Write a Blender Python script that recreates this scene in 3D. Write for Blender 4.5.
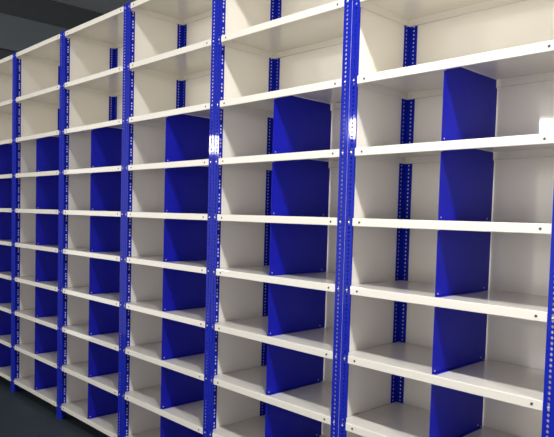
import bpy, bmesh, math
from mathutils import Matrix, Vector

for o in list(bpy.data.objects):
    bpy.data.objects.remove(o, do_unlink=True)
S = bpy.context.scene
C = S.collection
ZB = 0.1361                       # height of the bottom reference above the floor

# ---------------------------------------------------------------- camera
F, PPX, PPY = 615.97, -9.74, 27.07
yaw, pitch, roll = 0.8100, -0.0503, 0.0266
cy, sy, cp, sp, cr, sr = math.cos(yaw), math.sin(yaw), math.cos(pitch), math.sin(pitch), math.cos(roll), math.sin(roll)
fwd = Vector((-sy * cp, cy * cp, sp)); right = Vector((cy, sy, 0)); up = right.cross(fwd)
r2 = cr * right + sr * up; u2 = -sr * right + cr * up
cam = bpy.data.cameras.new('camera'); co = bpy.data.objects.new('camera', cam); C.objects.link(co)
cam.sensor_fit = 'HORIZONTAL'; cam.sensor_width = 36.0
cam.lens = F * 36.0 / 554.0
cam.shift_x = -PPX / 554.0; cam.shift_y = PPY / 554.0
m = Matrix((r2, u2, -fwd)).transposed().to_4x4()
m.translation = Vector((5.2692, -2.0396, 1.4378 + ZB))
co.matrix_world = m
S.camera = co

# ---------------------------------------------------------------- world, lamps, exposure
w = bpy.data.worlds.new('world'); S.world = w; w.use_nodes = True
bg = w.node_tree.nodes['Background']
bg.inputs[0].default_value = (1.0, 0.965, 0.92, 1)
_n = w.node_tree.nodes; _l = w.node_tree.links        # added fill: bright band just below the horizon to light the compartment insides
_tc = _n.new('ShaderNodeTexCoord'); _sx = _n.new('ShaderNodeSeparateXYZ'); _ab = _n.new('ShaderNodeMath'); _ab.operation = 'ABSOLUTE'
_mr = _n.new('ShaderNodeMapRange'); _mr.interpolation_type = 'SMOOTHSTEP'
_mr.inputs['From Min'].default_value = 0.12; _mr.inputs['From Max'].default_value = 0.40
_mr.inputs['To Min'].default_value = 2.08; _mr.inputs['To Max'].default_value = 0.15
_l.new(_tc.outputs['Generated'], _sx.inputs[0]); _ad = _n.new('ShaderNodeMath'); _ad.inputs[1].default_value = 0.10
_l.new(_sx.outputs['Z'], _ad.inputs[0]); _l.new(_ad.outputs[0], _ab.inputs[0])
_l.new(_ab.outputs[0], _mr.inputs['Value']); _l.new(_mr.outputs[0], bg.inputs[1])
S.view_settings.view_transform = 'Standard'; S.view_settings.look = 'None'
S.view_settings.gamma = 1.0; S.view_settings.use_curve_mapping = False
S.view_settings.exposure = -0.06

def area(name, loc, target, sx, sz, power, col=(1, 1, 1)):
    l = bpy.data.lights.new(name, 'AREA'); l.shape = 'RECTANGLE'; l.size = sx; l.size_y = sz
    l.energy = power; l.color = col
    o = bpy.data.objects.new(name, l); C.objects.link(o); o.location = loc
    o.rotation_euler = (Vector(target) - Vector(loc)).to_track_quat('-Z', 'Y').to_euler()
    return o
KEY = (4.60, -1.05, 3.86)
area('ceiling_lamp_light', KEY, (4.6, -1.05, 0), 0.2, 0.2, 74, (1.0, 0.99, 0.97))
FILL_LAMP = (7.40, -1.05, 3.86)
area('ceiling_lamp_light', FILL_LAMP, (7.4, -1.05, 0), 0.2, 0.2, 120, (1.0, 0.99, 0.97))  # lamp added to brighten the side panels of the left bays
area('flood_lamp_light', (-0.30, -11.3, 3.66), (4.5, 0.4, 1.9), 1.5, 0.40, 110)
area('flood_lamp_light', (-4.8, -10.6, 3.85), (3.6, 0, 1.9), 0.3, 0.5, 170)
area('flood_lamp_light', (-10.9, -10.9, 3.85), (2.7, 0, 1.9), 0.8, 0.6, 200)
area('flood_lamp_light', (-24.5, -11.5, 3.85), (0.5, 0, 1.9), 1.6, 0.5, 40)

# ---------------------------------------------------------------- materials
def mat(name, col, rough=0.5, coat=0.0, coat_r=0.1, metal=0.0, spec=0.5, var=0.0, scale=8.0, bump=0.0, bscale=200.0):
    mt = bpy.data.materials.new(name); mt.use_nodes = True
    nt = mt.node_tree; b = nt.nodes['Principled BSDF']
    b.inputs['Roughness'].default_value = rough
    b.inputs['Metallic'].default_value = metal
    b.inputs['Specular IOR Level'].default_value = spec
    b.inputs['Coat Weight'].default_value = coat
    b.inputs['Coat Roughness'].default_value = coat_r
    tc = nt.nodes.new('ShaderNodeTexCoord')
    n = nt.nodes.new('ShaderNodeTexNoise'); n.inputs['Scale'].default_value = scale; n.inputs['Detail'].default_value = 4
    nt.links.new(tc.outputs['Object'], n.inputs['Vector'])
    mx = nt.nodes.new('ShaderNodeMix'); mx.data_type = 'RGBA'
    mx.inputs[6].default_value = (*[c * (1 - var) for c in col], 1)
    mx.inputs[7].default_value = (*[min(1, c * (1 + var)) for c in col], 1)
    nt.links.new(n.outputs['Fac'], mx.inputs[0]); nt.links.new(mx.outputs[2], b.inputs['Base Color'])
    if bump:
        n2 = nt.nodes.new('ShaderNodeTexNoise'); n2.inputs['Scale'].default_value = bscale
        nt.links.new(tc.outputs['Object'], n2.inputs['Vector'])
        bp = nt.nodes.new('ShaderNodeBump'); bp.inputs['Strength'].default_value = bump; bp.inputs['Distance'].default_value = 0.001
        nt.links.new(n2.outputs['Fac'], bp.inputs['Height']); nt.links.new(bp.outputs['Normal'], b.inputs['Normal'])
    return mt
CREAM = mat('cream_enamel', (0.90, 0.858, 0.765), 0.45, 0.8, 0.05, spec=0.3, var=0.02, scale=3)
BLUE = mat('blue_enamel', (0.005, 0.008, 0.40), 0.45, 0.10, 0.12, spec=0.2, var=0.04, scale=3)
BLUEP = mat('blue_post_enamel', (0.004, 0.016, 0.42), 0.6, 0.16, 0.04, spec=0.1, var=0.04, scale=6, bump=0.5, bscale=60)
ZINC = mat('zinc', (0.75, 0.76, 0.78), 0.3, metal=0.6, var=0.05)
DARK = mat('dark_screw', (0.10, 0.10, 0.10), 0.4, metal=0.5, var=0.1)
FLOORM = mat('dark_floor', (0.035, 0.050, 0.062), 0.5, var=0.25, scale=2.5, bump=0.15)
CEIL = mat('ceiling_grey', (0.55, 0.58, 0.63), 0.9, var=0.06)
SLATE = mat('slate_wall', (0.135, 0.155, 0.175), 0.85, var=0.06)
DWALL = mat('dark_wall', (0.06, 0.066, 0.072), 0.9, var=0.08)
GWALL = mat('grey_wall', (0.22, 0.23, 0.24), 0.9, var=0.05)
LAMPW = mat('lamp_housing_white', (0.7, 0.7, 0.7), 0.5)

# ---------------------------------------------------------------- helpers
def box(bm, x0, x1, y0, y1, z0, z1):
    v = [bm.verts.new(p) for p in ((x0,y0,z0),(x1,y0,z0),(x1,y1,z0),(x0,y1,z0),(x0,y0,z1),(x1,y0,z1),(x1,y1,z1),(x0,y1,z1))]
    for f in ((0,3,2,1),(4,5,6,7),(0,1,5,4),(1,2,6,5),(2,3,7,6),(3,0,4,7)):
        bm.faces.new([v[i] for i in f])
def mesh(name, bm, mt, smooth=False):
    me = bpy.data.meshes.new(name); bmesh.ops.recalc_face_normals(bm, faces=bm.faces); bm.to_mesh(me); bm.free()
    me.materials.append(mt)
    if smooth:
        for p in me.polygons: p.use_smooth = True
    return me
def put(name, me, parent=None, loc=(0, 0, 0), rot=(0, 0, 0)):
    o = bpy.data.objects.new(name, me); C.objects.link(o); o.parent = parent
    o.location = loc; o.rotation_euler = rot
    return o
def struct(name, mt, *b):
    bm = bmesh.new()
    for q in b: box(bm, *q)
    o = put(name, mesh(name, bm, mt)); o['kind'] = 'structure'
    return o

# ---------------------------------------------------------------- setting
XL, YB, ZC = -1.5, 3.4, 3.898
struct('floor', FLOORM, (XL - .1, 9.0, -7.0, YB + .1, -0.1, 0.0))
struct('ceiling', CEIL, (XL - .1, 9.0, -3.2, YB + .1, ZC, ZC + .1))
struct('wall_left', DWALL, (XL - .1, XL, -1.2, YB + .1, 0.0, ZC))
struct('wall_back', GWALL, (XL, 9.0, YB, YB + .1, 0.0, ZC))
struct('trim_1', SLATE, (XL, XL + .06, -1.2, YB, 3.245, 3.605))       # slate painted bulkhead along the end wall

# ---------------------------------------------------------------- shelving dimensions
W = 0.90; D = 0.427; A = 0.0418; H = 0.034; WD = 0.056; WR = 0.046; TK = 0.002
ZT = [z + ZB for z in (2.726, 2.3563, 2.0227, 1.7255, 1.4327, 1.1448, 0.8511, 0.5620, 0.2672, -0.0274)]
TOP = 2.736 + ZB
DX = 0.441

def perforated(bm, width, height, cols, pitch, fn, th, hw, hh, skip=0, z0=0.0):
    """plate of the given width/height with columns of octagonal slots; fn(s, t, n) gives the 3D point"""
    cw = 0.0065
    def q(pts):
        bm.faces.new([bm.verts.new(fn(*p)) for p in pts])
    def slab(s0, s1, t0, t1):
        q([(s0,t0,0),(s1,t0,0),(s1,t1,0),(s0,t1,0)]); q([(s0,t0,th),(s0,t1,th),(s1,t1,th),(s1,t0,th)])
    edges = [0.0]
    for c in cols: edges += [c - cw, c + cw]
    edges.append(width)
    for i in range(0, len(edges), 2): slab(edges[i], edges[i + 1], 0, height)
    n = int(height / pitch)
    base = (height - n * pitch) / 2
    for c in cols:
        if base > 0: slab(c - cw, c + cw, 0, base); slab(c - cw, c + cw, height - base, height)
        for k in range(n):
            t0 = base + k * pitch; t1 = t0 + pitch; tm = (t0 + t1) / 2
            if skip and k % skip == 0: slab(c - cw, c + cw, t0, t1); continue
            outer = [(c-cw,t0),(c,t0),(c+cw,t0),(c+cw,tm),(c+cw,t1),(c,t1),(c-cw,t1),(c-cw,tm)]
            a, b = hw * .62, hh * .62
            inner = [(c-a,tm-b),(c,tm-hh),(c+a,tm-b),(c+hw,tm),(c+a,tm+b),(c,tm+hh),(c-a,tm+b),(c-hw,tm)]
            vo = [[bm.verts.new(fn(s, t, d)) for s, t in outer] for d in (0, th)]
            vi = [[bm.verts.new(fn(s, t, d)) for s, t in inner] for d in (0, th)]
            for j in range(8):
                j2 = (j + 1) % 8
                bm.faces.new((vo[0][j], vo[0][j2], vi[0][j2], vi[0][j]))
                bm.faces.new((vo[1][j], vi[1][j], vi[1][j2], vo[1][j2]))
                bm.faces.new((vi[0][j], vi[0][j2], vi[1][j2], vi[1][j]))
    for s in (0, width): q([(s,0,0),(s,0,th),(s,height,th),(s,height,0)])
    for t in (0, height): q([(0,t,0),(width,t,0),(width,t,th),(0,t,th)])

P = 0.2915 / 16
def post_bm(sides, rear=False):
    bm = bmesh.new()
    for sgn in sides:
        # flange, in the X direction, from the inner fold outwards
        wid = A - 0.003
        if not rear:
            perforated(bm, wid, TOP, [0.0205], P, lambda s, t, n, g=sgn: (g * (0.003 + s), n, t), TK, 0.0052, 0.0062)
            # fold
            for z0, z1 in ((0, TOP),):
                vs = [bm.verts.new(p) for p in ((sgn*.003,0,z0),(sgn*.0012,TK,z0),(sgn*.0012,TK,z1),(sgn*.003,0,z1))]
                bm.faces.new(vs)
            perforated(bm, WD - TK, TOP, [0.040], P, lambda s, t, n, g=sgn: (g * (0.0012 + n), TK + s, t), 0.0016, 0.0052, 0.0066, skip=4)
        else:
            perforated(bm, wid, TOP, [0.0205], P, lambda s, t, n, g=sgn: (g * (0.003 + s), D - n, t), TK, 0.0042, 0.0050)
            perforated(bm, WR - TK, TOP, [0.026], P, lambda s, t, n, g=sgn: (g * (0.0012 + n), D - TK - s, t), 0.0016, 0.0044, 0.0054)
            vs = [bm.verts.new(p) for p in ((sgn*.003,D,0),(sgn*.0012,D-TK,0),(sgn*.0012,D-TK,TOP),(sgn*.003,D,TOP))]
            bm.faces.new(vs)
    return bm
POSTS = {}
for key, sides in (('mid', (-1, 1)), ('first', (1,)), ('last', (-1,))):
    POSTS[key] = (mesh('front_post', post_bm(sides), BLUEP), mesh('rear_post', post_bm(sides, True), BLUEP))

def foot_bm(y0, y1):
    bm = bmesh.new(); box(bm, -A - .001, A + .001, y0, y1, 0.0005, 0.006); box(bm, -A - .001, A + .001, y0, y0 + .0018, .006, .03); box(bm, -A - .001, -A, y0, y1, .006, .03); box(bm, A, A + .001, y0, y1, .006, .03)
    return bm
FOOT = mesh('foot', foot_bm(-.0022, .010), BLUEP)

def disc_mesh(name, r, h, mt, n=10):
    bm = bmesh.new()
    rings = []
    for rr, yy in ((r, 0), (r, -h * .6), (r * .65, -h)):
        rings.append([bm.verts.new((rr * math.cos(2 * math.pi * i / n), yy, rr * math.sin(2 * math.pi * i / n))) for i in range(n)])
    for a, b in zip(rings, rings[1:]):
        for i in range(n): bm.faces.new((a[i], a[(i+1) % n], b[(i+1) % n], b[i]))
    bm.faces.new(rings[-1]); bm.faces.new(list(reversed(rings[0])))
    return mesh(name, bm, mt)
BOLT = disc_mesh('bolt', 0.0046, 0.0035, ZINC)
RIVET = disc_mesh('bolt', 0.0034, 0.002, ZINC)
SCREW = disc_mesh('screw', 0.0050, 0.002, DARK)

def shelf_mesh():
    """folded steel tray, origin at the left post axis, z = 0 at its top face"""
    bm = bmesh.new(); t = 0.0012; r = 0.003
    x0, x1 = 0.0045, W - 0.0045
    xf0, xf1 = A + 0.0006, W - A - 0.0006
    # top sheet: full width behind the post flanges, narrower between them at the front and rear
    box(bm, x0, x1, 0.0040, D - 0.0040, -t, 0)
    # front lip with rounded nose, swept profile in (y, z)
    prof = [(0.0042, 0.0)]
    for k in range(5):
        a = math.pi / 2 * k / 4
        prof.append((-0.0015 + r - r * math.sin(a), -r + r * math.cos(a)))
    prof += [(-0.0015, -H + .002), (-0.0005, -H), (0.010, -H), (0.010, -H + t), (0.0005, -H + t), (-0.0003, -H + 0.003), (-0.0003, -r), (0.0042, -t)]
    L = [bm.verts.new((xf0, y, z)) for y, z in prof]; R = [bm.verts.new((xf1, y, z)) for y, z in prof]
    n = len(prof)
    for i in range(n): bm.faces.new((L[i], L[(i+1) % n], R[(i+1) % n], R[i]))
    bm.faces.new(L); bm.faces.new(list(reversed(R)))
    # rear lip and end lips
    box(bm, x0, x1, D - 0.0040, D - 0.0028, -H, 0)
    box(bm, x0, x1, D - 0.014, D - 0.0040, -H, -H + t)
    for x in (x0, x1 - t): box(bm, x, x + t, 0.0045, D - 0.004, -H, -t)
    return mesh('shelf', bm, CREAM)
SHELF = shelf_mesh()

def divider_mesh(gap):
    """blue sheet standing on a shelf; gap = clear distance to the sheet of the shelf above"""
    bm = bmesh.new(); t = 0.0014
    pts = [(0.004, 0.0006), (D - 0.006, 0.0006), (D - 0.006, gap - H - .002), (D - 0.0155, gap - H - .002), (D - 0.0155, gap - .003), (0.016, gap - .003), (0.016, gap - H - .002), (0.004, gap - H - .002)]
    a = [bm.verts.new((0, y, z)) for y, z in pts]; b = [bm.verts.new((t, y, z)) for y, z in pts]
    n = len(pts)
    for i in range(n): bm.faces.new((a[i], a[(i+1) % n], b[(i+1) % n], b[i]))
    bm.faces.new(a); bm.faces.new(list(reversed(b)))
    box(bm, t, 0.014, 0.012, D - 0.03, 0.0006, 0.0020)                     # foot flange
    return mesh('divider', bm, BLUE)
DIV = {j: divider_mesh(ZT[j - 1] - ZT[j] - 0.0012) for j in range(3, 10)}

def sheet(name, x0, x1, y0, y1, z0, z1):
    bm = bmesh.new(); box(bm, x0, x1, y0, y1, z0, z1); return mesh(name, bm, CREAM)
SIDE = sheet('side_panel', -0.0008, 0.0008, 0.0030, D - 0.001, ZT[9] - H, TOP - .004)
BACK = sheet('back_panel', 0.0020, W - 0.0020, D + 0.0012, D + 0.0024, ZT[9] - H, TOP - .004)

def add_posts(root, x, key):
    front = put('front_post', POSTS[key][0], root, (x, 0, 0)); rear = put('rear_post', POSTS[key][1], root, (x, 0, 0))
    put('foot', FOOT, front)
    put('foot', FOOT, rear, (0, D - .008, 0))
    sides = {'mid': (-1, 1), 'first': (1,), 'last': (-1,)}[key]
    for z in ZT:
        for s in sides:
            put('bolt', BOLT, front, (s * .0235, 0, z - H * .5))
            put('bolt', BOLT, rear, (s * .0235, D - .0042, z - H * .5))
            put('bolt', BOLT, rear, (s * .0058, D - .024, z - H * .5), (0, 0, s * math.pi / 2))
    return front

LABELS = {
 -1: 'cream and blue shelving bay cut off by the left edge of the photo',
 0: 'leftmost complete cream and blue shelving bay, right of the cut-off one',
 1: 'cream and blue shelving bay, third from the left counting the cut-off one',
 2: 'cream and blue shelving bay, fourth from the left counting the cut-off one',
 3: 'second nearest cream and blue shelving bay, left of the largest one',
 4: 'largest, nearest shelving bay at right, with bright glare on its cream back panel',
}
for i in range(-1, 5):
    root = bpy.data.objects.new('shelving_bay', None); C.objects.link(root); root.location = (i * W, 0, 0)
    root['label'] = LABELS[i]; root['category'] = 'shelving unit'; root['group'] = 'bolted shelving bays in one long row'
    add_posts(root, 0, 'first' if i == -1 else 'mid')
    put('side_panel', SIDE, root); put('back_panel', BACK, root)
    if i == 4:
        add_posts(root, W, 'last'); put('side_panel', SIDE, root, (W, 0, 0))
    for j, z in enumerate(ZT):
        sh = put('shelf', SHELF, root, (0, 0, z))
        for x in (A + .036, W - A - .036): put('screw', SCREW, sh, (x, -0.0012, -H * .52))
        if j >= 3:
            dv = put('divider', DIV[j], root, (DX, 0, z))
            for y in (.022, D - .045): put('bolt', RIVET, dv, (.0014, y, .012), (0, 0, math.pi / 2))

# ---------------------------------------------------------------- ceiling lamp above the aisle, plus the added fill lamp
bm = bmesh.new(); box(bm, -.2, .2, -.2, .2, -.02, 0)
for x0, x1, y0, y1 in ((-.2, -.17, -.2, .2), (.17, .2, -.2, .2), (-.17, .17, -.2, -.17), (-.17, .17, .17, .2)):
    box(bm, x0, x1, y0, y1, -.045, -.02)
HOUS = mesh('housing', bm, LAMPW)
for k, lab in ((KEY, 'square white ceiling lamp above the aisle in front of the nearest shelving bay'),
               (FILL_LAMP, 'added square white fill lamp on the ceiling, beyond the right end of the shelving row')):
    lamp = bpy.data.objects.new('ceiling_lamp', None); C.objects.link(lamp); lamp.location = (k[0], k[1], ZC)
    lamp['label'] = lab; lamp['category'] = 'lamp'
    put('housing', HOUS, lamp)
